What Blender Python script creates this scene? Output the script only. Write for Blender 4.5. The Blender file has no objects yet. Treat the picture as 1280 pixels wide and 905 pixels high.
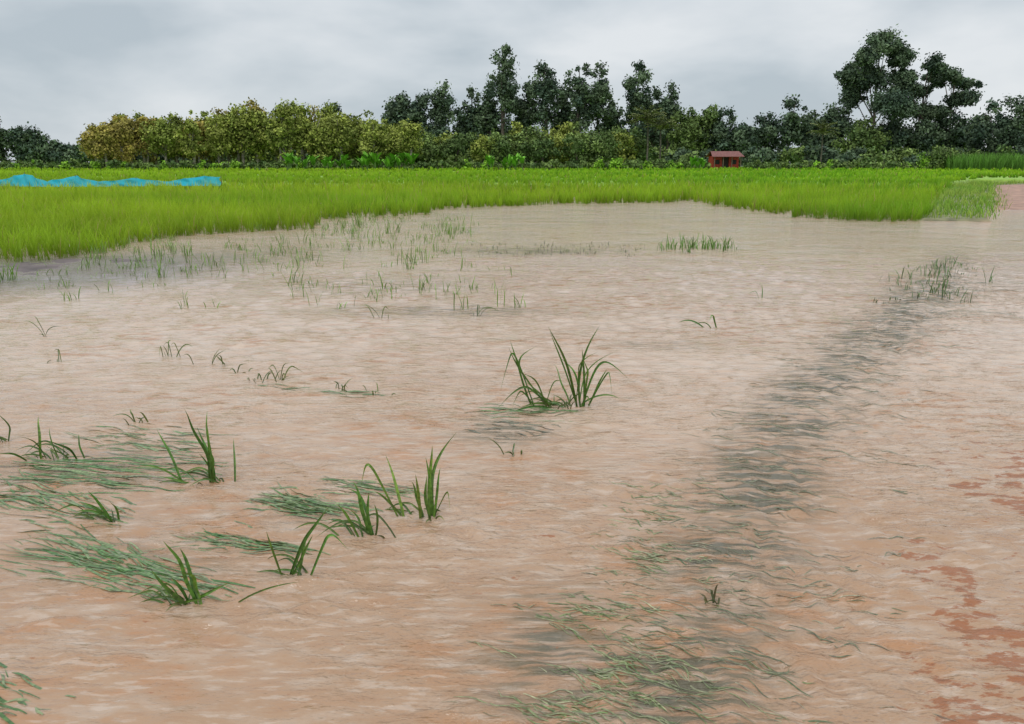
import bpy, math, numpy as np
from mathutils import Vector
R = np.random.default_rng(7)
scene = bpy.context.scene

# ------------------------------------------------------------------ helpers
class MB:
    def __init__(s): s.v=[]; s.f=[]; s.c=[]; s.m=[]; s.n=0
    def add(s, v, f, c, m=0):
        v=np.asarray(v,float).reshape(-1,3); f=np.asarray(f,int).reshape(-1,4)
        c=np.broadcast_to(np.asarray(c,float),(len(v),3))
        s.v.append(v); s.f.append(f+s.n); s.c.append(c); s.m.append(np.full(len(f),m)); s.n+=len(v)
    def build(s, name, mats, smooth=True, parent=None):
        v=np.concatenate(s.v); f=np.concatenate(s.f); c=np.concatenate(s.c); m=np.concatenate(s.m)
        me=bpy.data.meshes.new(name); me.vertices.add(len(v)); me.vertices.foreach_set('co',v.ravel())
        me.loops.add(f.size); me.loops.foreach_set('vertex_index',f.ravel().astype(np.int32))
        me.polygons.add(len(f)); me.polygons.foreach_set('loop_start',np.arange(0,f.size,4,dtype=np.int32))
        me.polygons.foreach_set('material_index',m.astype(np.int32))
        me.polygons.foreach_set('use_smooth',np.full(len(f),smooth))
        a=me.color_attributes.new('Col','FLOAT_COLOR','POINT')
        a.data.foreach_set('color',np.hstack([c,np.ones((len(c),1))]).ravel())
        for k in mats: me.materials.append(k)
        me.update(calc_edges=True)
        o=bpy.data.objects.new(name,me); scene.collection.objects.link(o)
        if parent: o.parent=parent
        return o

def ribbon(mb,P,W,side,col,m=0):
    N,S,_=P.shape
    V=np.stack([P-side*W[...,None],P+side*W[...,None]],2)
    C=np.repeat(np.broadcast_to(col,(N,S,3))[:,:,None,:],2,2)
    b=(np.arange(N)*S*2)[:,None]+(np.arange(S-1)*2)[None]
    F=np.stack([b,b+1,b+3,b+2],-1)
    mb.add(V.reshape(-1,3),F.reshape(-1,4),C.reshape(-1,3),m)

def blades(mb,base,head,L,a0,a1,w,col0,col1,S=4,m=0,twist=0.5):
    N=len(base); t=np.linspace(0,1,S)[None]
    ang=a0[:,None]+(a1-a0)[:,None]*t**1.4
    dl=(L/(S-1))[:,None]
    h=np.cumsum(np.sin(ang)*dl,1); z=np.cumsum(np.cos(ang)*dl,1)
    h=np.hstack([np.zeros((N,1)),h[:,:-1]]); z=np.hstack([np.zeros((N,1)),z[:,:-1]])
    P=np.stack([base[:,0:1]+h*np.cos(head)[:,None],base[:,1:2]+h*np.sin(head)[:,None],base[:,2:3]+z],-1)
    sh=head+math.pi/2+R.normal(0,twist,N)
    side=np.stack([np.cos(sh),np.sin(sh),np.zeros(N)],-1)[:,None,:].repeat(S,1)
    W=w[:,None]*np.array([(0.75+0.9*x)*(1-x**3) if x<1 else 0.04 for x in t[0]])[None]
    tt=t[...,None]
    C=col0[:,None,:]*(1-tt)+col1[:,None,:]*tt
    ribbon(mb,P,W,side,C,m)

def tube(mb,pts,rad,col,m=0,K=7):
    pts=np.array(pts,float); S=len(pts)
    th=np.linspace(0,2*math.pi,K,endpoint=False)
    V=[]
    for i in range(S):
        d=pts[min(i+1,S-1)]-pts[max(i-1,0)]; d/=np.linalg.norm(d)+1e-9
        u=np.cross(d,[0.3,1,0.1]); u/=np.linalg.norm(u); w=np.cross(d,u)
        V.append(pts[i]+rad[i]*(np.cos(th)[:,None]*u+np.sin(th)[:,None]*w))
    F=[(i*K+j,i*K+(j+1)%K,(i+1)*K+(j+1)%K,(i+1)*K+j) for i in range(S-1) for j in range(K)]
    mb.add(np.concatenate(V),F,col,m)

def norm(a): return a/(np.linalg.norm(a,axis=-1,keepdims=True)+1e-9)
def leaves(mb,C,out,L,col,m=0,asp=0.55):
    N=len(C); n=norm(out*0.7+R.normal(0,.6,(N,3))+[0,0,.35]); t=norm(np.cross(n,R.normal(0,1,(N,3)))); b=np.cross(n,t)
    L=L[:,None]
    V=np.stack([C-t*L,C+b*L*asp,C+t*L,C-b*L*asp],1)
    F=np.arange(N*4).reshape(N,4)
    mb.add(V.reshape(-1,3),F,np.repeat(col,4,0),m)

def sstep(a,b,x):
    t=np.clip((x-a)/(b-a),0,1); return t*t*(3-2*t)
def inpoly(x,y,poly):
    r=np.zeros(x.shape,bool); n=len(poly)
    for i in range(n):
        x1,y1=poly[i]; x2,y2=poly[(i+1)%n]
        c=((y1>y)!=(y2>y))&(x<(x2-x1)*(y-y1)/((y2-y1) if y2!=y1 else 1e-9)+x1); r^=c
    return r
class VN:
    def __init__(s,seed): s.g=np.random.default_rng(seed).random((256,256))
    def __call__(s,x,y):
        xi=np.floor(x).astype(int); yi=np.floor(y).astype(int); fx=x-xi; fy=y-yi
        fx=fx*fx*(3-2*fx); fy=fy*fy*(3-2*fy); g=lambda a,b:s.g[a%256,b%256]
        return (g(xi,yi)*(1-fx)+g(xi+1,yi)*fx)*(1-fy)+(g(xi,yi+1)*(1-fx)+g(xi+1,yi+1)*fx)*fy
vn=VN(3); vn2=VN(11)
def fbm(x,y): return .5*vn(x,y)+.3*vn2(x*2.1+5,y*2.1)+.2*vn(x*4.3,y*4.3+9)

# ------------------------------------------------------------------ materials
def newmat(n):
    m=bpy.data.materials.new(n); m.use_nodes=True; nt=m.node_tree; nt.nodes.clear(); return m,nt
def N(nt,t,**k):
    n=nt.nodes.new(t)
    for a,b in k.items(): setattr(n,a,b)
    return n
def foliage_mat(name,trans=0.35,rough=0.5,spec=0.35,nscale=0.0):
    m,nt=newmat(name); L=nt.links.new
    at=N(nt,'ShaderNodeAttribute',attribute_name='Col')
    col=at.outputs['Color']
    if nscale:
        no=N(nt,'ShaderNodeTexNoise'); no.inputs['Scale'].default_value=nscale; no.inputs['Detail'].default_value=2
        tc=N(nt,'ShaderNodeTexCoord'); L(tc.outputs['Object'],no.inputs['Vector'])
        mr=N(nt,'ShaderNodeMapRange'); mr.inputs['From Min'].default_value=.3; mr.inputs['From Max'].default_value=.7
        mr.inputs['To Min'].default_value=.6; mr.inputs['To Max'].default_value=1.4
        L(no.outputs['Fac'],mr.inputs['Value'])
        vm=N(nt,'ShaderNodeVectorMath',operation='SCALE'); L(col,vm.inputs[0]); L(mr.outputs[0],vm.inputs['Scale']); col=vm.outputs[0]
    o=N(nt,'ShaderNodeOutputMaterial')
    p=N(nt,'ShaderNodeBsdfPrincipled'); p.inputs['Roughness'].default_value=rough; p.inputs['Specular IOR Level'].default_value=spec
    L(col,p.inputs['Base Color'])
    if trans:
        tr=N(nt,'ShaderNodeBsdfTranslucent'); mx=N(nt,'ShaderNodeMixShader'); mx.inputs[0].default_value=trans
        L(col,tr.inputs['Color']); L(p.outputs[0],mx.inputs[1]); L(tr.outputs[0],mx.inputs[2]); L(mx.outputs[0],o.inputs['Surface'])
    else: L(p.outputs[0],o.inputs['Surface'])
    return m
M_rice=foliage_mat('rice_leaf',.45,.6,.2)
M_leaf=foliage_mat('tree_leaf',.0,.7,.12)
M_grass=foliage_mat('wet_grass_leaf',.2,.3,.5,60)
M_bark=foliage_mat('bark',0.0,.9,.1,3)
M_paint=foliage_mat('painted_board',0.0,.6,.3,6)

# ------------------------------------------------------------------ water surface shape
BX=[(-8,-3.2),(1.0,0.15),(2.04,0.55),(2.79,0.86),(3.43,1.12),(4.4,1.62),(5.8,2.42),(7.2,3.36),(9.3,4.85),(12.7,7.0),(22,12.4),(60,34)]
def xb(y): return np.interp(y,[p[0] for p in BX],[p[1] for p in BX])
rw=np.random.default_rng(21); WV=[]
for i in range(80):
    wl=0.045*(6**rw.random()); th=math.pi/2+.1+rw.normal(0,.65); k=2*math.pi/wl
    WV.append((k*math.cos(th),k*math.sin(th),rw.random()*6.28,0.0265/k*(1+.6*rw.random()),wl))
def wz(x,y):
    x=np.asarray(x,float); y=np.asarray(y,float); d=x-xb(y)
    z=.028*(1-sstep(-.15,.35,d))
    near=1-sstep(8,17,y); gate=.3+1.1*fbm(x*1.5+3,y*2.3)
    gate2=.1+1.7*sstep(.3,.75,fbm(x*2.6+13,y*3.8+7))
    wx=x+.04*np.sin(y*5+x*3)+.15*fbm(x*1.9,y*1.9); wy=y+.12*fbm(x*2.3+9,y*2.3)
    for kx,ky,ph,a,wl in WV:
        f=.75*near*gate if wl>.17 else near*(1-sstep(3.4,6.5,y))*gate2
        z=z+a*f*np.sin(kx*wx+ky*wy+ph)
    wob=fbm(x*2.3,y*2.3)*22; wob2=fbm(x*2.0+7,y*2.0)*20
    g=fbm(x*3.1,y*3.1)
    z=z+near*.0070*(.1+1.5*g)*np.exp(-((d-.12)/(.32+.025*y))**2)*np.sin(d*20+y*13+wob)
    z=z+near*.0040*(1.4-g)*np.exp(-((d-.35)/(.5+.03*y))**2)*np.sin(d*46+y*32+wob2)
    return z

RICE=[(-8.0,12.8),(-7.3,14.0),(-7.5,17),(-6.2,18.6),(-4.8,19.3),(-5.6,22.6),(-2.9,24.6),(-2.2,28),(1.9,31.2),(7.4,32.6),(7.7,27.8),(8.4,23.8),(9.2,22.4),(10.9,21.9),(11.9,23.4),(17.3,33.5),(29.5,55),(38,66),(66,74),(240,80),(240,205),(-220,205),(-220,60),(-60,30),(-16,11.0)]
ROADL=[(22,12.9),(27,15.8),(29.5,17.6),(37,21.9),(54,31.6),(62,42),(68,66),(73,150)]
def roadleft(y): return np.interp(y,[p[0] for p in ROADL],[p[1] for p in ROADL])

# ------------------------------------------------------------------ ground sheet
def graded(a,b,c0,c1,step,ratio):
    r=list(np.arange(c0,c1+1e-6,step)); s=step; x=r[-1]
    while x<b: s*=ratio; x+=s; r.append(x)
    s=step; x=c0; l=[]
    while x>a: s*=ratio; x-=s; l.append(x)
    return np.array(l[::-1]+r)
def gridmesh(xs,ys):
    X,Y=np.meshgrid(xs,ys); n=len(xs)
    i=(np.arange(len(ys)-1)[:,None]*n+np.arange(n-1)[None]).ravel()
    return X,Y,np.stack([i,i+1,i+1+n,i+n],-1)
xs=graded(-1600,1600,-12,36,.2,1.07); ys=graded(-60,2200,6,62,.25,1.06)
X,Y,F=gridmesh(xs,ys)
rin=inpoly(X,Y,RICE)
d=X-roadleft(Y)+.6*(fbm(X*.8,Y*.8)-.5)
Z=-.07+.03*fbm(X*.5,Y*.5)
roadz=.10*sstep(27,33,Y)-.01
isroad=(d>-.1)&(d<3.2)&(Y>20)&(Y<74)
strip=(~rin)&(d<=-.1)&(Y>22.2)&(X>11.2)&(Y<60)
Z=np.where(rin,.0+.34*sstep(45,56,Y),Z)
Z=np.where(isroad&(Y>26),roadz+.05*(fbm(X,Y)-.5),Z)
Z=np.where(strip,.03+.10*fbm(X*1.3,Y*1.3),Z)
Z=np.where((d>=3.2)&(Y>26)&(~rin)&(X>12),.06,Z)
Z=np.where((Y>205)|((Y>60)&~rin),.34,Z)
mudz=np.exp(-(((X+7.2)/2.4)**2+((Y-12.6)/2.0)**2))
Z=Z+mudz*(.03+.12*fbm(X*2.2,Y*2.2))*(~rin)
n=fbm(X*.4,Y*.4)[...,None]
C=np.broadcast_to(np.array([.19,.12,.085]),X.shape+(3,)).copy()
C[rin]=(np.array([.07,.12,.02])+n[rin]*[.03,.05,.005])
far=(rin&(Y>50))|((Y>60))
C[far]=(np.array([.19,.34,.03])+n[far]*[.09,.12,.01])
C[Y>215]=(.05,.08,.03)
C[isroad]=(.36,.21,.15)
C[strip|((d>=3.2)&(Y>26)&(~rin)&(X>12)&(Y<60))]=(.20,.20,.09)
md=mudz>.12; C[md&~rin]=(.13,.10,.095)
mb=MB(); mb.add(np.stack([X,Y,Z],-1),F,C.reshape(-1,3))
mg,nt=newmat('ground_soil'); L=nt.links.new
at=N(nt,'ShaderNodeAttribute',attribute_name='Col'); tc=N(nt,'ShaderNodeTexCoord')
no=N(nt,'ShaderNodeTexNoise'); no.inputs['Scale'].default_value=2.2; no.inputs['Detail'].default_value=6; L(tc.outputs['Object'],no.inputs['Vector'])
mr=N(nt,'ShaderNodeMapRange'); mr.inputs['From Min'].default_value=.3; mr.inputs['From Max'].default_value=.7; mr.inputs['To Min'].default_value=.6; mr.inputs['To Max'].default_value=1.4; L(no.outputs['Fac'],mr.inputs['Value'])
vm=N(nt,'ShaderNodeVectorMath',operation='SCALE'); L(at.outputs['Color'],vm.inputs[0]); L(mr.outputs[0],vm.inputs['Scale'])
p=N(nt,'ShaderNodeBsdfPrincipled'); p.inputs['Roughness'].default_value=.7; L(vm.outputs[0],p.inputs['Base Color'])
bp=N(nt,'ShaderNodeBump'); bp.inputs['Strength'].default_value=.6; bp.inputs['Distance'].default_value=.05; L(no.outputs['Fac'],bp.inputs['Height']); L(bp.outputs[0],p.inputs['Normal'])
o=N(nt,'ShaderNodeOutputMaterial'); L(p.outputs[0],o.inputs['Surface'])
mb.build('ground',[mg])

# ------------------------------------------------------------------ flood water
xs=graded(-48,44,-3.2,3.6,.016,1.02)
yy=[1.2]
while yy[-1]<46: yy.append(yy[-1]*1.0062)
ys=np.array(list(np.arange(-8,1.2,.3))+yy)
X,Y,F=gridmesh(xs,ys); Z=wz(X,Y); d=X-xb(Y)
bund_and_shade=.8*np.exp(-((d+.06)/(.20+.040*Y))**2)*(1-.5*sstep(9,16,Y))*(1-sstep(14,20,Y))
bund_and_shade=np.maximum(bund_and_shade,.7*np.exp(-(((X-.25)/.42)**2+((Y-2.35)/.45)**2)))
bund_and_shade=np.maximum(bund_and_shade,.5*np.exp(-(((X+.05)/.4)**2+((Y-4.6)/.35)**2)))  # dark shadow on the water by the tuft, painted through this mask
bund_and_shade=np.maximum(bund_and_shade,.5*np.exp(-(((X-1.25)/.6)**2+((Y-6.9)/.3)**2)))
bund_and_shade=bund_and_shade*(.55+.6*sstep(.3,.65,fbm(X*2.6+5,Y*3.6)))
for cx,cy,sx,sy,a in [(-2.2,4.0,.8,.35,.5),(-.9,3.45,.35,.18,.45),(-1.5,2.95,.5,.22,.4),(.3,14.6,1.9,.8,.8),(-.8,8.6,1.6,.5,.6),(-4.5,14,2.5,2,.6),(-2.0,10.5,2.2,1.2,.45)]:
    bund_and_shade=np.maximum(bund_and_shade,a*np.exp(-(((X-cx)/sx)**2+((Y-cy)/sy)**2)))
pb=fbm(X*2.4+3,Y*1.9+1)
patch=sstep(.10,.75,d-.09*Y)*(1-sstep(3.6,5.4,Y))*(.2+.8*sstep(.34,.66,pb))
mudm=np.exp(-(((X+6.9)/2.8)**2+((Y-12)/2.4)**2))
mb=MB(); mb.add(np.stack([X,Y,Z],-1),F,np.stack([bund_and_shade,patch,mudm],-1).reshape(-1,3))
silt_sheen=np.clip(sstep(2.0,7.5,Y+.9*(fbm(X*.6,Y*.6)-.5)*4)*.9+.35*(fbm(X*1.1+8,Y*2.1)-.5),0,1)
amp_=.45+1.0*sstep(.3,.68,fbm(X*1.0+9,Y*1.8+4))
org=sstep(.42,.72,fbm(X*1.4+31,Y*2.4+2))
mw,nt=newmat('muddy_water'); L=nt.links.new
at=N(nt,'ShaderNodeAttribute',attribute_name='Col'); sp=N(nt,'ShaderNodeSeparateColor'); L(at.outputs['Color'],sp.inputs[0])
at2=N(nt,'ShaderNodeAttribute',attribute_name='Flow'); sq=N(nt,'ShaderNodeSeparateColor'); L(at2.outputs['Color'],sq.inputs[0])
tc=N(nt,'ShaderNodeTexCoord')
def noise(scale,loc=(0,0,0),rot=0,sc=(1,1,1),det=6,rough=.55,dist=0):
    mp=N(nt,'ShaderNodeMapping'); mp.inputs['Scale'].default_value=sc; mp.inputs['Rotation'].default_value=(0,0,rot); mp.inputs['Location'].default_value=loc
    L(tc.outputs['Object'],mp.inputs[0]); n=N(nt,'ShaderNodeTexNoise'); n.inputs['Scale'].default_value=scale; n.inputs['Detail'].default_value=det
    n.noise_dimensions='2D'
    n.inputs['Roughness'].default_value=rough; n.inputs['Distortion'].default_value=dist; L(mp.outputs[0],n.inputs['Vector']); return n.outputs['Fac']
def mrange(v,a,b,c=0,dd=1):
    m=N(nt,'ShaderNodeMapRange'); m.interpolation_type='SMOOTHSTEP'
    for k,x in zip(('From Min','From Max','To Min','To Max'),(a,b,c,dd)): m.inputs[k].default_value=x
    L(v,m.inputs['Value']); return m.outputs[0]
def math_(op,a,b):
    m=N(nt,'ShaderNodeMath',operation=op)
    for i,q in enumerate((a,b)):
        if isinstance(q,(int,float)): m.inputs[i].default_value=q
        else: L(q,m.inputs[i])
    return m.outputs[0]
def mixc(f,a,b):
    m=N(nt,'ShaderNodeMix',data_type='RGBA'); L(f,m.inputs[0])
    for i,q in ((6,a),(7,b)):
        if isinstance(q,tuple): m.inputs[i].default_value=q+(1,)
        else: L(q,m.inputs[i])
    return m.outputs[2]
c=mixc(sq.outputs[0],(.395,.25,.155),(.585,.435,.325))  # turbidity plus distant sky sheen, painted into the base colour
mid=noise(5.0,rot=.15,sc=(.8,1.9,1),det=5,rough=.6)
c=mixc(math_('MULTIPLY',mrange(mid,.44,.68,0,.85),mrange(sq.outputs[2],0,1,.25,1)),c,(.42,.21,.10))
c=mixc(mrange(mid,.50,.28,0,.30),c,(.55,.45,.37))
# short ripple dashes: pale reflections and browner troughs painted into the colour
dash=noise(15,rot=.12,sc=(.45,2.2,1),det=4,rough=.6)
c=mixc(mrange(dash,.54,.68,0,.5),c,(.37,.21,.12))
c=mixc(mrange(dash,.46,.32,0,.35),c,(.62,.52,.44))
st=noise(5.5,rot=.28,sc=(.55,4.6,1),det=6,rough=.62)
sf=math_('MULTIPLY',sp.outputs[0],mrange(st,.40,.60,.10,1))
c=mixc(mrange(sf,.0,.8,0,.9),c,(.12,.115,.075))
pt=noise(6.5,rot=-.75,sc=(1,2.4,1),det=6,rough=.68)
pz=mrange(math_('ADD',pt,math_('MULTIPLY',sp.outputs[1],.24)),.675,.755)
c=mixc(math_('MULTIPLY',pz,.85),c,(.31,.115,.05))  # red-brown paint where ripples lose the sky reflection
c=mixc(mrange(sp.outputs[2],.05,.8,0,.85),c,(.19,.155,.155))
p=N(nt,'ShaderNodeBsdfPrincipled'); L(c,p.inputs['Base Color']); p.inputs['IOR'].default_value=1.42
L(mrange(pz,0,1,.07,.3),p.inputs['Roughness']); L(mrange(pz,0,1,.5,.3),p.inputs['Specular IOR Level'])
h1=noise(11,rot=.15,sc=(.7,1.5,1),det=3,rough=.6); h2=noise(36,rot=-.2,sc=(.7,1.4,1),det=2)
hs=math_('ADD',math_('MULTIPLY',h1,.020),math_('MULTIPLY',h2,.0080)); hs=math_('MULTIPLY',hs,sq.outputs[1])
hs=math_('ADD',hs,math_('MULTIPLY',math_('MULTIPLY',st,sp.outputs[0]),.04))
bp=N(nt,'ShaderNodeBump'); bp.inputs['Strength'].default_value=.9; bp.inputs['Distance'].default_value=1.0; L(hs,bp.inputs['Height']); L(bp.outputs[0],p.inputs['Normal'])
o=N(nt,'ShaderNodeOutputMaterial'); L(p.outputs[0],o.inputs['Surface'])
wo=mb.build('flood_water',[mw])
a=wo.data.color_attributes.new('Flow','FLOAT_COLOR','POINT')
a.data.foreach_set('color',np.stack([silt_sheen,amp_,org,np.ones_like(org)],-1).ravel())

# ------------------------------------------------------------------ rice paddy
def rice(mb,x0,x1,y0,y1,hills_m2,per,w,H,S,poly=RICE):
    n=int((x1-x0)*(y1-y0)*hills_m2); x=R.uniform(x0,x1,n); y=R.uniform(y0,y1,n)
    jit=.6*(fbm(x*1.8,y*1.8)-.5)*2
    k=inpoly(x+jit,y+jit,poly)
    k&=(np.abs(x)<.74*y+4)
    x=x[k]; y=y[k]; n=len(x)
    hv=H*(.65+.7*fbm(x*.6+7,y*.6))*(.8+.4*R.random(n))
    g=fbm(x*.10,y*.3+4); g2=fbm(x*.9,y*.9); g3=fbm(x*.05+20,y*.22)
    rp=lambda q:np.repeat(q,per)
    x=rp(x)+R.normal(0,.035,n*per); y=rp(y)+R.normal(0,.035,n*per); hv=rp(hv); g=rp(g); g2=rp(g2); g3=rp(g3)
    N_=len(x); z=np.where(y>50,.3,0.)
    L_=hv*R.uniform(.6,1.3,N_); L_=np.where(y>50,L_*.6,L_)
    t=(np.clip((g-.3)*2.2,0,1)*.75+R.random(N_)*.25)[:,None]
    yel=np.clip((12-(x))/30,0,1)[:,None]
    c1=np.array([.18,.44,.022])*(1-t)+np.array([.47,.71,.035])*t
    c1=c1*(1-.4*yel)+np.array([.52,.68,.04])*.4*yel
    c1*= ((.6+.6*g2)*(.75+.5*g3))[:,None]
    dead=(R.random(N_)<.04)[:,None]; c1=np.where(dead,[.5,.42,.14],c1)
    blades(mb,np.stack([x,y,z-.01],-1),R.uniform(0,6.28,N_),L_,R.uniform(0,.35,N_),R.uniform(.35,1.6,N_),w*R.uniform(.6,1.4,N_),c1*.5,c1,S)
mb=MB()
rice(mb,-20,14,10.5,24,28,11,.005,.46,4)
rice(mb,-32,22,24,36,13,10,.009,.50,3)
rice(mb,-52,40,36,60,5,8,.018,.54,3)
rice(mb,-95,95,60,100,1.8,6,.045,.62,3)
rice(mb,-150,150,100,170,.5,6,.10,.75,3)
x=R.uniform(-7.6,-6.75,26); y=R.uniform(10.3,11.0,26)
x=np.repeat(x,14)+R.normal(0,.04,364); y=np.repeat(y,14)+R.normal(0,.04,364); c1=np.array([[.22,.46,.035]])*R.uniform(.7,1.3,(364,1))
blades(mb,np.stack([x,y,x*0],-1),R.uniform(0,6.28,364),R.uniform(.2,.36,364),R.uniform(0,.3,364),R.uniform(.3,1.2,364),np.full(364,.006),c1*.5,c1,4)
mb.build('rice_field',[M_rice])

mb=MB(); n=76000; y=R.uniform(22.3,60,n)**1.0; x=R.uniform(11,40,n)
k=(~inpoly(x,y,RICE))&((x<roadleft(y)-.1+.3*R.normal(0,1,n))|(x>roadleft(y)+3.2))&(fbm(x*1.3,y*1.3)>.40)&(x>11.6)
x=x[k];y=y[k];n=len(x); g=sstep(.3,.7,fbm(x*.8,y*.8+5))[:,None]; c1=(np.array([.22,.46,.05])*(1-g)+np.array([.42,.58,.10])*g)*R.uniform(.6,1.3,(n,1))
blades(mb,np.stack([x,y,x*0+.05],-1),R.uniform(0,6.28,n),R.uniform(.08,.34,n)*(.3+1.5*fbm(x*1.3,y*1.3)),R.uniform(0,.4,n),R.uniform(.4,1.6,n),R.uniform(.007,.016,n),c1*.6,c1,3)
mb.build('bund_grass',[M_rice])

# ------------------------------------------------------------------ sparse rice standing in the flood
mb=MB()
def hill(x,y,H,per,w,sp=.03,lean=1.0,c=(.19,.34,.05)):
    per=int(per); bx=x+R.normal(0,sp,per); by=y+R.normal(0,sp,per)
    c1=np.array([c])*R.uniform(.55,1.35,(per,1))
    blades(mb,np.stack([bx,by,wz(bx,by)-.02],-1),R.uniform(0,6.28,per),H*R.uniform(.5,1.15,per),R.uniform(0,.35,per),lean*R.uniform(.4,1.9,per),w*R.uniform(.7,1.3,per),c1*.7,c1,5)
for i in range(760):
    y=R.uniform(12.0,25.5); x=R.uniform(-.49*y-.6,-.03*y-.3)
    if fbm(np.array(x*.8),np.array(y*.5))<.45-.012*(19-y): continue
    hill(x,y,R.uniform(.08,.36),R.integers(2,9),.0045,.06)
for i in range(170):
    y=R.uniform(8.7,12.4); x=R.uniform(-.62*y,.02*y)
    if fbm(np.array(x*.9+4),np.array(y*.7))<.43: continue
    hill(x,y,R.uniform(.05,.28),R.integers(2,7),.004,.06)
for (x,y,h,n_) in [(-5.9,13.4,.34,12),(-4.9,11.2,.34,13),(-5.6,13.9,.36,14),(-4.1,14.4,.34,12),(-2.9,10.7,.3,10),(-1.6,10.2,.28,9),(-1.15,10.1,.28,9),(-2.8,18.2,.36,12),(-3.9,20.5,.4,16),(-2.6,18.5,.3,10),(-1.4,18,.35,12),(-6.9,9.4,.2,6),(-5.2,9.3,.2,8),(-1.9,8.8,.18,5),(-.55,8.6,.25,5),(-.1,8.9,.42,3),(.1,8.8,.2,6)]: hill(x,y,h,n_,.0055,.05)
for i in range(24): hill(3.35+R.normal(0,.34),15.1+R.normal(0,.3),R.uniform(.10,.38),7,.007,.06,c=(.14,.30,.04))
for i in range(40):
    yy_=R.uniform(9.0,12.8); hill(float(xb(yy_))+R.normal(-.12,.25),yy_,R.uniform(.06,.26),6,.005,.07,c=(.13,.22,.07))
for i in range(60): hill(R.uniform(-.9,2.4),R.uniform(13.8,15.8),R.uniform(.04,.12),5,.005,.12,c=(.16,.19,.09))
mb.build('flooded_rice_seedlings',[M_grass])

# ------------------------------------------------------------------ individual grass tufts
def bez(mb,p0,p1,p2,w,col,S=13,m=0,kink=1.0):
    t=np.linspace(0,1,S)[:,None]; b0=(1-t)**2; b1=2*t*(1-t)*kink; b2=t*t
    P=(b0*p0+b1*p1+b2*p2)/(b0+b1+b2)
    P=P+np.array([R.normal(0,.35),0,R.normal(0,.25)])*w*np.sin(t*R.uniform(5,11)+R.uniform(0,6))
    tan=norm(np.gradient(P,axis=0)); view=norm(np.array([R.normal(0,.5),-1,R.normal(.3,.4)]))
    side=norm(np.cross(tan,view)); tt=t[:,0]
    W=w*np.clip((.6+1.0*tt)*(1-tt**2.2),.03,1.2)
    cc=np.array(col)*R.uniform(.7,1.35)*np.array([R.uniform(.85,1.35),1,1])
    up=norm(np.cross(side,tan)); tipb=np.clip((tt-.8)*4,0,1)[:,None]*R.uniform(0,.8)
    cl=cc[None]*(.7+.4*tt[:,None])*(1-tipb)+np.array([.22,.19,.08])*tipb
    for s_ in (-1,1):
        A=P; B=P+side*s_*W[:,None]*1.0+up*W[:,None]*.45
        V=np.stack([A,B],1).reshape(-1,3); F=[(2*i,2*i+1,2*i+3,2*i+2) for i in range(S-1)]
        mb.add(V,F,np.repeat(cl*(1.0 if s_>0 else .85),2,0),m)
def tuft(name,x,y,u,bl,w=.006,col=(.09,.21,.03),extra=0,trail=0):
    mb=MB(); z=float(wz(x,y)); w=w*.92
    for b in bl:
        bx,bz,mx,mz,tx,tz=b[:6]; ww=b[6] if len(b)>6 else 1; dy=R.normal(0,12,2); kk=b[7] if len(b)>7 else R.choice([1.,1.,2.2])
        p0=np.array([x+bx*u,y+R.normal(0,.012),z-.03]); k=1.06
        p1=np.array([x+mx*u,y+dy[0]*u,z+max(mz,0)*u*k]); p2=np.array([x+tx*u,y+dy[0]*u+dy[1]*u,z+max(tz,-1)*u*k])
        bez(mb,p0,p1,p2,w*ww,col,kink=kk)
    for i in range(extra):
        a=R.uniform(0,6.28); l=R.uniform(8,26)*u; p0=np.array([x+R.normal(0,10)*u,y+R.normal(0,6)*u,z-.02])
        bez(mb,p0,p0+[math.cos(a)*l*.3,math.sin(a)*l*.3,l*.8],p0+[math.cos(a)*l,math.sin(a)*l,l*R.uniform(.1,1.1)],w*.6,(.14,.19,.06))
    for i in range(trail):   # blades bent over and dragged by the flow
        a=math.pi-.35+R.normal(0,.3); l=R.uniform(35,75)*u; p0=np.array([x+R.normal(0,14)*u,y+R.normal(0,6)*u,z-.02])
        bez(mb,p0,p0+[math.cos(a)*l*.45,math.sin(a)*l*.45,l*R.uniform(.2,.55)],p0+[math.cos(a)*l,math.sin(a)*l,.016],w*.75,(.11,.21,.05),kink=R.choice([1,2.5]))
    return mb.build(name,[M_grass])
G='grass_tuft'
tuft(G,.317,5.1,.0053,[(22,-2,14,50,-17,102,1.1,1),(24,0,2,60,-14,92,.8,1),(27,-3,12,50,46,102,1,1),(26,0,46,72,82,40,1,2.5),(24,0,30,45,72,60,.8),(22,0,50,25,76,8,.8),(-33,0,-52,40,-62,80,.9,1),(-33,0,-58,60,-28,72,.8,3),(-30,0,-60,75,-75,18,.8,4),(-12,0,-55,48,-64,75,.8),(-5,0,-46,34,-78,2,1,3),(0,0,-30,14,-66,-2,1),(10,0,-20,10,-50,0,1),(30,-3,30,40,24,76,1,1),(30,-3,34,50,26,62,.8,3),(25,-4,22,45,-2,62,.9),(34,-4,48,35,56,50,.8),(34,0,60,52,62,20,.7,4),(15,0,2,30,-6,45,.8),(-15,0,-30,40,-48,50,.7),(-20,0,-10,36,4,30,.7,3),(-28,0,-50,30,-60,5,.7,3),(28,0,34,20,38,-1,.6),(20,0,20,60,44,70,.7,3),(-6,0,-24,20,-42,30,.7)],w=.0095,extra=14,trail=5)
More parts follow.
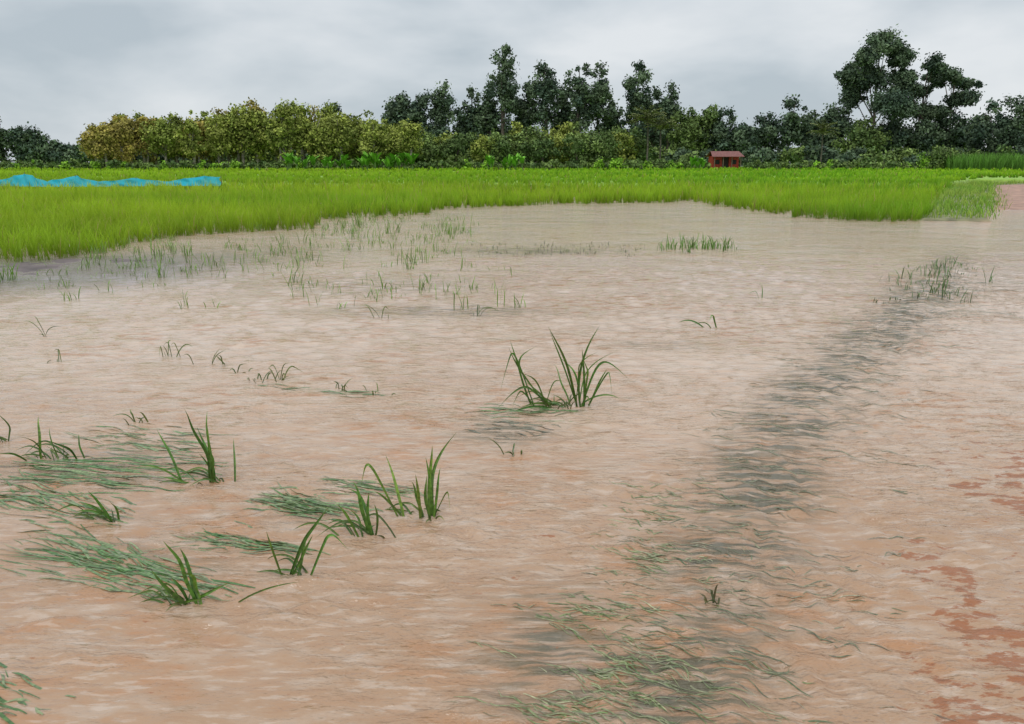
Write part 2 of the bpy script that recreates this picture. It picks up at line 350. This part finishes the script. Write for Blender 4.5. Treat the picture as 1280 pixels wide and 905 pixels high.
tuft(G,-1.536,3.81,.00406,[(5,0,7,48,-14,96,1.2,1),(7,0,4,50,-4,80,.9,1),(8,0,0,30,-18,60,1,1),(2,0,4,40,2,72,.9,1),(10,0,6,20,-6,38,.9),(33,0,32,20,25,44,.8,1),(-32,0,-45,30,-64,60,.9,1),(-25,0,-60,26,-85,20,.7),(-10,0,-30,4,-60,8,.8),(6,0,14,30,12,48,.7,1)],w=.0085,extra=3,trail=6)
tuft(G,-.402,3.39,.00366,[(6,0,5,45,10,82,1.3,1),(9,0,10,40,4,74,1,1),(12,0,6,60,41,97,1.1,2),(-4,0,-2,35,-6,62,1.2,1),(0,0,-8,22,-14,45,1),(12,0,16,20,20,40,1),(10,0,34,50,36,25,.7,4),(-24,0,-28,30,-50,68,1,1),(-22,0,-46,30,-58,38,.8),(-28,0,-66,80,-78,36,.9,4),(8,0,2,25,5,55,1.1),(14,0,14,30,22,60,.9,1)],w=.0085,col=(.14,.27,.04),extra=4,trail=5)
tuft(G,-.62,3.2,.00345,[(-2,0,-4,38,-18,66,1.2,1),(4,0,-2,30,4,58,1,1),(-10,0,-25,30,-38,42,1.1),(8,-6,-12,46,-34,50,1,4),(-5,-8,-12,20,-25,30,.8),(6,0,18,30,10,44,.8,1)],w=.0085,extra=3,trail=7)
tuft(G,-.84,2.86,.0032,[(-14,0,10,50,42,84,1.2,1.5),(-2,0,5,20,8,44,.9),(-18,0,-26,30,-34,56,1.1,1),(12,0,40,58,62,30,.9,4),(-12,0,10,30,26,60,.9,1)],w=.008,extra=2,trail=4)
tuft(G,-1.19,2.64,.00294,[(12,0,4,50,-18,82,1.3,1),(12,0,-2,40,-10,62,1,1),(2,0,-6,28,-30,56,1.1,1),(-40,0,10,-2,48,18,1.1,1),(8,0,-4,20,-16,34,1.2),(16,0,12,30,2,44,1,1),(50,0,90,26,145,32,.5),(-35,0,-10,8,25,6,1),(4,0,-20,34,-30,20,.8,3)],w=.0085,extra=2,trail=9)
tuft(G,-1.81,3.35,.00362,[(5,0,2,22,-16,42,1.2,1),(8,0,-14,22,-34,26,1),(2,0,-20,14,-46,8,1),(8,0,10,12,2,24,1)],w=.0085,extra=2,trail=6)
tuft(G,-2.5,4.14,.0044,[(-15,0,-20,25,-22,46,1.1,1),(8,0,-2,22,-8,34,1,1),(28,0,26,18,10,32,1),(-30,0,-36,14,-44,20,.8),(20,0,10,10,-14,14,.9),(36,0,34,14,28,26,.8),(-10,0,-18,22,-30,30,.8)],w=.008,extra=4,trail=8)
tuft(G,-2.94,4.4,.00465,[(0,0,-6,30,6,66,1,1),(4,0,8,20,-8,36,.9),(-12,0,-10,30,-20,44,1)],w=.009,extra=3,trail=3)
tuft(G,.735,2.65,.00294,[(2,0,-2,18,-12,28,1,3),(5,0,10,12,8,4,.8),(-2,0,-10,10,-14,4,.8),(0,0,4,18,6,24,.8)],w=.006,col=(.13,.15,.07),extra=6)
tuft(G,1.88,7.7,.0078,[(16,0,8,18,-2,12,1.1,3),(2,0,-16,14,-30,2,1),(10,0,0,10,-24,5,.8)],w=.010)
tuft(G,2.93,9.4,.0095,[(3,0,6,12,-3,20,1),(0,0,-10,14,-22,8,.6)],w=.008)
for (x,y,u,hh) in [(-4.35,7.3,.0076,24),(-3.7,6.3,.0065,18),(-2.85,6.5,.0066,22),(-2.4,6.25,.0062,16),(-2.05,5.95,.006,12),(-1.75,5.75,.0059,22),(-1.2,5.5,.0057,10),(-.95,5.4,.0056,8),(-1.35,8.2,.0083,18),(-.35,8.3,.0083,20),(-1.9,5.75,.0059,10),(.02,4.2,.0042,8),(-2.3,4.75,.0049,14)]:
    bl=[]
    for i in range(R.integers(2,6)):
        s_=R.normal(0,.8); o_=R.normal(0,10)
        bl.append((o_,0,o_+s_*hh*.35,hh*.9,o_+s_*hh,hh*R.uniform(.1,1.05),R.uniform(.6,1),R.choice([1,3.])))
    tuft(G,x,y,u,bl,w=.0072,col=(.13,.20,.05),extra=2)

# ------------------------------------------------------------------ leaves combed flat by the current
mb=MB()
def combed(x0,y0,x1,y1,n_,spread,w,c0,c1,lmin=.35,lmax=.8,lift=.004):
    D=np.array([x1-x0,y1-y0]); Ln=np.linalg.norm(D); D/=Ln; Pn=np.array([-D[1],D[0]])
    for i in range(n_):
        s0=R.uniform(0,.6)*Ln; l=min(R.uniform(lmin,lmax)*Ln,Ln*1.1-s0); off=R.normal(0,spread); S=12
        t=np.linspace(0,1,S); a=R.normal(0,.10); ph=R.uniform(0,6.28); am=R.uniform(.004,.018)
        q=np.array([x0,y0])+D*(s0+t[:,None]*l)+Pn*(off+a*t[:,None]*l*.8+am*np.sin(t[:,None]*R.uniform(4,9)+ph)+R.normal(0,.12)*l*t[:,None]**2)
        z=wz(q[:,0],q[:,1])+lift*(np.sin(t*R.uniform(5,12)+R.uniform(0,6.28))+R.uniform(-.3,.8))
        P=np.stack([q[:,0],q[:,1],z],-1)[None]
        tn=np.gradient(P[0],axis=0); sd=norm(np.stack([-tn[:,1],tn[:,0],R.normal(0,.25)*np.ones(S)*np.abs(tn[:,0])],-1))[None]
        W=(w*R.uniform(.5,1.3)*np.sin(np.clip(t*.93+.07,0,1)*math.pi)**.6)[None]
        f=R.random(); cc=(np.array(c0)*(1-f)+np.array(c1)*f)*R.uniform(.8,1.2)
        ribbon(mb,P,W,sd,cc[None,None])
gd=(.08,.20,.05); gm=(.26,.31,.16)
combed(-1.0,2.68,-2.05,3.12,84,.065,.005,gd,gm)
combed(-.62,3.36,-1.2,3.62,74,.055,.0055,gd,gm)
combed(-.35,3.62,-.95,3.78,34,.045,.0045,gd,gm)
combed(-.72,3.02,-1.45,3.22,44,.035,.0045,gd,gm)
combed(-1.5,3.85,-2.9,4.05,90,.12,.005,gd,gm,.2,.5)
combed(-1.6,4.3,-2.9,4.6,50,.12,.005,gd,gm,.15,.4)
combed(-1.72,3.32,-2.7,3.75,64,.08,.005,gd,gm,.25,.6)
combed(.5,5.0,-.3,5.0,30,.07,.006,gd,gm,.3,.6)
combed(.35,4.5,-.35,4.75,30,.10,.0045,(.14,.17,.11),(.27,.24,.17),.2,.5)
combed(-1.35,2.0,-1.75,2.2,28,.05,.005,gd,gm)
combed(-1.9,5.6,-1.4,5.5,10,.04,.005,gd,gm); combed(-.8,5.36,-1.4,5.42,10,.03,.005,gd,gm)
for i in range(560):
    y=1.6+10*R.random()**1.3; x=float(xb(y))+R.normal(-.22,.15+.038*y)
    sc=(.6+.12*y); a=-.30+R.normal(0,.25); l=R.uniform(.12,.34)*sc
    combed(x,y,x+math.cos(a)*l,y+math.sin(a)*l,R.integers(1,4),.015*sc,.0026*sc**.7,(.09,.14,.06),(.32,.30,.20),.7,1.0,.003)
for cx,cy,sx,sy,n_ in [(.28,2.32,.16,.10,44),(.18,2.62,.14,.06,22),(.45,3.0,.12,.12,24),(.62,3.5,.12,.2,26),(.1,2.1,.12,.06,22)]:
    for i in range(n_):
        x=cx+R.normal(0,sx); y=cy+R.normal(0,sy); a=-.42+R.normal(0,.2); l=R.uniform(.12,.3)
        combed(x,y,x+math.cos(a)*l,y+math.sin(a)*l,3,.012,.0027,(.13,.20,.06),(.38,.37,.22),.7,1.0,.003)
mb.build('flattened_grass',[M_grass])

# ------------------------------------------------------------------ trees
def crown(mb,x,y,zb,H,W,nc,nl,cols,Ls,rc=.2,flat=1.0,core=0.45,topw=.65):
    cz=(zb+H)/2; hz=(H-zb)/2; cs=[]
    for i in range(nc):
        dd=norm(R.normal(0,1,3)); rr=R.random()**core
        tz=dd[2]*rr; wid=1.0 if tz<0 else (1-(1-topw)*tz)
        r=W*rc*R.uniform(.5,1.4)
        c=np.array([x+dd[0]*rr*(W/2-r*.5)*wid,y+dd[1]*rr*(W/2-r*.5)*wid,cz+tz*(hz-r*.6*flat)+R.normal(0,.03)*hz])
        cs.append((c,r)); n=max(20,int(nl/nc*R.uniform(.5,1.5)*(r/(W*rc))**1.3))
        o=norm(R.normal(0,1,(n,3))); rad=R.random(n)**.5*(1+.25*R.normal(0,1,n))
        Pp=c+o*rad[:,None]*r*np.array([1,1,flat])
        f=R.random(); col=np.array(cols[0])*(1-f)+np.array(cols[1])*f
        col=col*R.uniform(.7,1.3)*R.uniform(.65,1.35,(n,1))
        leaves(mb,Pp,o,Ls*R.uniform(.5,1.3,n),col,0,.65)
    return cs
def tree(mb,b,dist,e,w,cols,base=.3,nc=26,nl=3600,Ls=.27,rc=.2,flat=.8,trunkcol=(.12,.10,.085),gz=.3,core=.45,limbs=True,topw=.65):
    x=b*dist/1034; H=1.6+e*dist/1065; W=w*dist/1034; zb=gz+base*(H-gz)
    cs=crown(mb,x,dist,zb,H,W,nc,nl,cols,Ls*dist/150,rc,flat,core=core,topw=topw)
    r=.012*H+.06; top=np.array([x+R.normal(0,.3),dist,H*.86]); k=R.normal(0,.25,2)
    tube(mb,[(x,dist,gz-.3),(x+k[0],dist,gz+.3*H),(x+k[1],dist,.6*H),top],[r*1.3,r,r*.65,r*.2],trunkcol,1)
    if limbs:
        for c,rr in cs[:8]:
            s=np.array([x,dist,max(gz+.2*H,c[2]-R.uniform(.15,.3)*H)]); mid=(s+c)/2+[0,0,.3]
            tube(mb,[s,mid,c],[r*.4,r*.28,r*.1],trunkcol,1,5)
dk=((.055,.09,.06),(.12,.17,.09)); md_=((.08,.135,.045),(.18,.25,.07)); ol=((.21,.19,.05),(.40,.33,.08)); yg=((.15,.20,.04),(.33,.37,.08)); br=((.14,.28,.03),(.28,.50,.05))
TM=[M_leaf,M_bark]
def solo(name,*a,**k):
    m_=MB(); tree(m_,*a,**k); return m_.build(name,TM)
for a in [(-140,165,92,46,dk),(-118,165,98,42,dk),(-88,165,104,50,dk),(-50,170,100,48,dk),(-28,170,90,36,dk),(-10,168,148,54,dk),(14,172,98,42,dk),(42,168,136,56,dk),(66,172,100,40,dk),(82,165,130,42,dk),(106,168,126,50,dk),(126,172,78,38,dk),(154,168,124,46,dk),(174,172,92,40,dk),(194,165,96,44,dk)]:
    solo('tall_tree',*a,base=R.uniform(.12,.3),nc=int(R.integers(40,56)),nl=5600,rc=.155,flat=1.0,Ls=.28,core=.65,topw=R.uniform(.4,1.0))
for a in [(214,160,74,50,md_),(240,162,80,46,md_),(262,160,70,46,dk),(284,158,56,44,dk)]:
    solo('broadleaf_tree',*a,base=.0,nc=44,nl=5200,rc=.17,Ls=.29,core=.6,topw=R.uniform(.5,.9))
for a in [(314,170,66,48,dk),(344,168,84,56,dk),(372,170,76,54,dk),(400,168,80,54,dk),(436,160,58,66,md_),(470,166,62,60,dk),(508,165,54,60,dk),(538,168,64,54,dk),(564,165,68,50,dk),(592,150,74,62,dk),(622,148,94,62,dk),(655,150,82,62,dk),(690,150,80,66,dk)]:
    solo('broadleaf_tree',*a,base=.0,nc=48,nl=5600,rc=.17,Ls=.29,core=.6,topw=R.uniform(.5,.95))
def airy(b,dist,clumps,gz=.3):
    m_=MB(); x=b*dist/1034; r=.26; Hm=max(c[1] for c in clumps)*dist/1065+1.6
    tube(m_,[(x,dist,0),(x+.3,dist,Hm*.35),(x-.1,dist,Hm*.62),(x+.2,dist,Hm*.9)],[r*1.3,r,r*.7,r*.2],(.12,.10,.085),1)
    for (db,e,w,h) in clumps:
        cx=x+db*dist/1034; cz=1.6+e*dist/1065; W=w*dist/1034; Hh=h*dist/1065; cy=dist+R.normal(0,W*.4)
        crown(m_,cx,cy,cz-Hh,cz,W,14,int(74*w),dk,.27,rc=.17,flat=.75,core=.6)
        s=np.array([x,dist,(cz-Hh)*.62]); tube(m_,[s,(s+[cx,cy,cz-Hh*.5])/2+[0,0,.3],[cx,cy,cz-Hh*.4]],[r*.5,r*.35,r*.12],(.12,.10,.085),1,5)
    m_.build('tall_umbrella_tree',TM)
airy(445,165,[(0,159,58,40),(-26,144,44,38),(24,142,46,40),(0,132,56,40),(-10,118,66,38),(-22,100,50,34),(22,108,50,36),(4,84,66,40),(34,122,32,26),(-32,120,30,26)])
airy(505,168,[(-6,128,46,28),(-26,116,34,24),(12,114,40,26),(-8,100,44,26),(-10,88,50,28),(8,76,50,28)])
airy(540,168,[(2,124,42,24),(-14,112,30,20),(16,104,34,18),(4,88,44,22),(-6,74,44,24)])
mb=MB()
tops=[(-640,46),(-520,50),(-500,58),(-460,62),(-420,62),(-400,64),(-370,70),(-340,74),(-310,78),(-280,72),(-250,74),(-230,72),(-205,66),(-185,64),(-160,58),(-135,50)]
for b in np.arange(-520,-128,8.5):
    e=np.interp(b,[t[0] for t in tops],[t[1] for t in tops])*R.uniform(.86,1.07)
    cc=ol if R.random()<.60-.0019*(b+518) else yg
    tree(mb,b+R.normal(0,4),R.uniform(122,140),e,R.uniform(34,56),cc,base=R.uniform(.05,.22),nc=28,nl=3000,Ls=.27,rc=.19,core=.6,trunkcol=(.28,.25,.21),topw=R.uniform(.5,1.0))
mb.build('plantation_tree_row',TM)
mb=MB()
for b,e,w in [(-652,52,40),(-634,56,42),(-612,50,42),(-596,42,38),(-582,34,32),(-568,26,34),(-545,28,38),(-530,28,34),(-556,24,34),(-215,78,30),(-228,72,26),(-670,54,30)]:
    tree(mb,b,175 if b<-500 else 150,e,w,dk,base=.0,nc=24,nl=2600,rc=.2,Ls=.3)
for b in np.arange(-520,700,9.0):
    if 246<b<292: continue
    h=R.uniform(13,24); tree(mb,b,R.uniform(141,152),h,28,dk if R.random()<.6 else md_,base=.0,nc=8,nl=650,Ls=.34,rc=.25,limbs=False)
for b in np.arange(-515,-140,12.0):
    tree(mb,b,R.uniform(150,158),R.uniform(38,54),40,md_ if R.random()<.5 else yg,base=.0,nc=14,nl=1500,Ls=.36,rc=.24,limbs=False)
for b in np.arange(-150,290,16.0):
    tree(mb,b,R.uniform(176,184),R.uniform(36,52),38,dk,base=.0,nc=14,nl=1300,Ls=.36,rc=.24,limbs=False)
for b in np.arange(-640,700,6.0):
    if 244<b<294: continue
    tree(mb,b,R.uniform(119,126),R.uniform(-1,5),13,br if R.random()<.25 else md_,base=.0,nc=5,nl=160,Ls=.26,rc=.3,limbs=False)
mb.build('distant_trees',TM)
mb=MB()
for b in np.arange(-158,168,11):
    e=np.interp(b,[-160,-120,-60,0,60,110,150,170],[46,42,40,50,52,50,46,38])*R.uniform(.82,1.05)
    tree(mb,b,R.uniform(128,140),e,R.uniform(34,54),yg if R.random()<.4 else md_,base=.0,nc=30,nl=2600,Ls=.26,rc=.17,core=.6,limbs=False)
mb.build('shrub_thicket',TM)
m_=MB(); tree(m_,540,120,22,52,md_,base=0,nc=26,nl=3400,Ls=.2,limbs=False); tree(m_,520,121,16,30,br,base=0,nc=14,nl=1300,Ls=.2,limbs=False); m_.build('bush',TM)

def frondset(mb,x,y,z,n_,Ln,w,col,a0=.2,a1=1.9):
    h=R.uniform(0,6.28,n_); c1=np.array([col])*R.uniform(.7,1.3,(n_,1))
    blades(mb,np.repeat([[x,y,z]],n_,0),h,Ln*R.uniform(.75,1.15,n_),R.uniform(0,a0,n_)+.1,R.uniform(a1*.5,a1,n_),w*R.uniform(.7,1.2,n_),c1*.8,c1,7,twist=.3)
mb=MB()
for b in list(R.uniform(-285,-120,34))+list(R.uniform(-30,20,9))+list(R.uniform(220,245,4)):
    dist=R.uniform(116,119); x=b*dist/1034; hh=R.uniform(.5,1.3)
    tube(mb,[(x,dist,.2),(x,dist,.3+hh)],[.14,.09],(.10,.16,.05),1,6); frondset(mb,x,dist,.3+hh,9,R.uniform(1.0,1.9),.26,(.16,.38,.04),.5,1.8)
mb.build('banana_plants',TM)
def palm(b,dist,e,fr=2.6):
    m_=MB(); x=b*dist/1034; H=1.6+e*dist/1065
    tube(m_,[(x,dist,0),(x+.1,dist,H*.5),(x,dist,H)],[.17,.13,.11],(.11,.10,.08),1)
    for i in range(30):
        h=R.uniform(0,6.28); a0=R.uniform(.1,1.1); a1=a0+R.uniform(.9,1.6); S=12; t=np.linspace(0,1,S); ang=a0+(a1-a0)*t; dl=fr/(S-1)
        hh=np.cumsum(np.sin(ang)*dl); zz=np.cumsum(np.cos(ang)*dl); P=np.stack([x+hh*math.cos(h),dist+hh*math.sin(h),H+zz],-1)
        tube(m_,P[::3],[.03]*4,(.14,.16,.07),1,4)
        for s_ in (-1,1):
            B=np.repeat(P[2:],2,0); nB=len(B); c1=np.array([[.24,.27,.11]])*R.uniform(.7,1.4,(nB,1))
            blades(m_,B,np.full(nB,h+s_*1.1)+R.normal(0,.15,nB),R.uniform(.4,.75,nB),R.uniform(1.0,1.5,nB),R.uniform(1.8,2.6,nB),np.full(nB,.07),c1,c1,3)
    m_.build('palm_tree',TM)
palm(168,127,48,3.0); palm(184,127,38,2.8); palm(385,140,34,2.6)

mb=MB(); n=5200; x=R.uniform(62,100,n); y=R.uniform(112,124,n); c1=np.array([.15,.32,.05])*R.uniform(.6,1.3,(n,1))
blades(mb,np.stack([x,y,x*0+.3],-1),R.uniform(0,6.28,n),R.uniform(1.6,2.8,n),R.uniform(0,.15,n),R.uniform(.3,1.3,n),R.uniform(.04,.08,n),c1*.6,c1,4)
mb.build('maize_plot',[M_rice])

# ------------------------------------------------------------------ red farm hut
def box(mb,x0,x1,y0,y1,z0,z1,c,m=0):
    v=[(x0,y0,z0),(x1,y0,z0),(x1,y1,z0),(x0,y1,z0),(x0,y0,z1),(x1,y0,z1),(x1,y1,z1),(x0,y1,z1)]
    mb.add(v,[(0,3,2,1),(4,5,6,7),(0,1,5,4),(1,2,6,5),(2,3,7,6),(3,0,4,7)],c,m)
hut=bpy.data.objects.new('farm_hut',None); scene.collection.objects.link(hut)
hx,hy=34.6,134.0
def part(name,fn):
    m_=MB(); fn(m_); return m_.build(name,[M_paint],smooth=False,parent=hut)
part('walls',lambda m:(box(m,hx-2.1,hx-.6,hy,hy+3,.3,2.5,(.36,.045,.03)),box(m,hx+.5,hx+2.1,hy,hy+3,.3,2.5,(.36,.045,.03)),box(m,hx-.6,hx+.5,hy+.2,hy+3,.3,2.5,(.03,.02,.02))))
part('window',lambda m:(box(m,hx-1.7,hx-1.0,hy-.03,hy-.003,1.2,1.9,(.02,.02,.02)),box(m,hx+.9,hx+1.7,hy-.03,hy-.003,1.2,1.9,(.02,.02,.02))))
part('posts',lambda m:[box(m,hx+q-.06,hx+q+.06,hy-1.2,hy-1.08,.2,2.35,(.14,.10,.07)) for q in (-2.1,-.7,.7,2.1)])
def roof(m):
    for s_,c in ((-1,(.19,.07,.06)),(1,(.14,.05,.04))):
        yr=hy+1.0; ye=hy-1.5 if s_<0 else hy+3.4
        v=[(hx-2.6,ye,2.35),(hx+2.6,ye,2.35),(hx+2.3,yr,3.2),(hx-2.3,yr,3.2)]
        w=[(a,b_,c_+.06) for a,b_,c_ in v]; m.add(v+w,[(0,1,2,3),(4,5,6,7),(0,1,5,4),(1,2,6,5),(0,3,7,4)],c)
part('roof',roof)
m_=MB(); sx,sy=5.6,128
box(m_,sx-1.2,sx+1.2,sy,sy+2,.3,.95,(.12,.10,.09)); v=[(sx-1.4,sy-.4,.95),(sx+1.4,sy-.4,.95),(sx+1.4,sy+2.2,1.25),(sx-1.4,sy+2.2,1.25)]
m_.add(v+[(a,b_,c_+.05) for a,b_,c_ in v],[(0,1,2,3),(4,5,6,7),(0,1,5,4),(3,0,4,7),(1,2,6,5)],(.25,.24,.24)); m_.build('field_shelter',[M_paint],smooth=False)

# ------------------------------------------------------------------ blue net over the rice
mn,nt=newmat('blue_netting'); L=nt.links.new
p=N(nt,'ShaderNodeBsdfPrincipled'); p.inputs['Base Color'].default_value=(.01,.48,.66,1); p.inputs['Roughness'].default_value=.6
tl=N(nt,'ShaderNodeBsdfTranslucent'); tl.inputs[0].default_value=(.02,.6,.8,1); mx=N(nt,'ShaderNodeMixShader'); mx.inputs[0].default_value=.4
tp=N(nt,'ShaderNodeBsdfTransparent'); mx2=N(nt,'ShaderNodeMixShader'); tc=N(nt,'ShaderNodeTexCoord'); no=N(nt,'ShaderNodeTexNoise'); no.inputs['Scale'].default_value=1.5
L(tc.outputs['Object'],no.inputs['Vector']); mr=N(nt,'ShaderNodeMapRange'); mr.inputs['From Min'].default_value=.35; mr.inputs['From Max'].default_value=.65; mr.inputs['To Min'].default_value=.0; mr.inputs['To Max'].default_value=.3; L(no.outputs['Fac'],mr.inputs['Value'])
L(mr.outputs[0],mx2.inputs[0]); L(p.outputs[0],mx.inputs[1]); L(tl.outputs[0],mx.inputs[2]); L(mx.outputs[0],mx2.inputs[1]); L(tp.outputs[0],mx2.inputs[2])
o=N(nt,'ShaderNodeOutputMaterial'); L(mx2.outputs[0],o.inputs['Surface'])
net=bpy.data.objects.new('blue_net_fence',None); scene.collection.objects.link(net)
S=260; t=np.linspace(0,1,S); x=-31+t*(31-15.3); y0=43+0*t+.8*np.sin(t*9)
pk=[0,.12,.25,.36,.45,.55,.62,.72,.80,.92,1.0]; pz=[.48,.56,.70,1.05,.64,.92,.62,.80,.60,.88,.86]
topz=np.interp(t,pk,pz)-.05*np.abs(np.sin(t*40)); rows=[]
for j,q in enumerate(np.linspace(0,1,6)):
    rows.append(np.stack([x+.05*np.sin(t*120+j),y0-.35*(1-q)+.07*np.sin(t*150+j*1.3)+.05*np.sin(t*67+j*2),.36+(topz-.36)*q],-1))
V=np.concatenate(rows); i=(np.arange(5)[:,None]*S+np.arange(S-1)[None]).ravel()
m_=MB(); m_.add(V,np.stack([i,i+1,i+1+S,i+S],-1),(0,.4,.6)); m_.build('netting',[mn],parent=net)
m_=MB()
for q in (.12,.36,.55,.72,.92,1.0):
    xx=np.interp(q,t,x); yy_=np.interp(q,t,y0); tube(m_,[(xx,yy_,0),(xx,yy_,np.interp(q,pk,pz)+.04)],[.02,.015],(.2,.15,.1),0,6)
m_.build('stakes',[M_bark],parent=net)

# ------------------------------------------------------------------ sky and sun
w=bpy.data.worlds.new('World'); w.name='sky'; scene.world=w; w.use_nodes=True; nt=w.node_tree; nt.nodes.clear(); L=nt.links.new
EL=math.radians(55); RO=math.radians(200)
sk=N(nt,'ShaderNodeTexSky',sky_type='NISHITA'); sk.sun_disc=False; sk.sun_elevation=EL; sk.sun_rotation=RO
tc=N(nt,'ShaderNodeTexCoord'); 
def wn(scale,sc,det,loc=(0,0,0),dist=.4):
    mp=N(nt,'ShaderNodeMapping'); mp.inputs['Scale'].default_value=sc; mp.inputs['Location'].default_value=loc; L(tc.outputs['Generated'],mp.inputs[0])
    n=N(nt,'ShaderNodeTexNoise'); n.inputs['Scale'].default_value=scale; n.inputs['Detail'].default_value=det; n.inputs['Distortion'].default_value=dist; n.inputs['Roughness'].default_value=.5; L(mp.outputs[0],n.inputs[0]); return n.outputs['Fac']
c1=wn(3.6,(1,1,2.6),5,(2.1,.2,.9),.15)
cr=N(nt,'ShaderNodeValToRGB'); L(c1,cr.inputs[0]); e=cr.color_ramp.elements
e[0].position=.34; e[0].color=(.47,.535,.585,1); e[1].position=.66; e[1].color=(.76,.79,.815,1); k=e.new(.5); k.color=(.62,.67,.71,1)
se=N(nt,'ShaderNodeSeparateXYZ'); L(tc.outputs['Generated'],se.inputs[0])
mr=N(nt,'ShaderNodeMapRange'); mr.inputs['From Min'].default_value=.15; mr.inputs['From Max'].default_value=.9; mr.inputs['To Min'].default_value=10.2; mr.inputs['To Max'].default_value=16.5; L(se.outputs['Z'],mr.inputs['Value'])
vm=N(nt,'ShaderNodeVectorMath',operation='SCALE'); L(cr.outputs[0],vm.inputs[0]); L(mr.outputs[0],vm.inputs['Scale'])
mx=N(nt,'ShaderNodeMix',data_type='RGBA'); mx.inputs[0].default_value=.94; L(sk.outputs[0],mx.inputs[6]); L(vm.outputs[0],mx.inputs[7])
bg=N(nt,'ShaderNodeBackground'); bg.inputs[1].default_value=.1; L(mx.outputs[2],bg.inputs[0]); o=N(nt,'ShaderNodeOutputWorld'); L(bg.outputs[0],o.inputs[0])
sd=bpy.data.lights.new('sun','SUN'); sd.energy=1.1; sd.angle=math.radians(25); sd.color=(1,.96,.9)
so=bpy.data.objects.new('sun',sd); scene.collection.objects.link(so)
dirv=Vector((math.sin(RO)*math.cos(EL),math.cos(RO)*math.cos(EL),math.sin(EL))); so.rotation_euler=dirv.to_track_quat('Z','Y').to_euler()

cam=bpy.data.cameras.new('camera'); cam.lens=28.24; cam.sensor_width=36; cam.clip_end=5000; cam.clip_start=.05
co=bpy.data.objects.new('camera',cam); scene.collection.objects.link(co); co.location=(0,0,1.6); co.rotation_euler=(math.radians(90-14.0),0,0)
scene.camera=co
scene.view_settings.view_transform='Standard'; scene.view_settings.look='None'; scene.view_settings.exposure=0
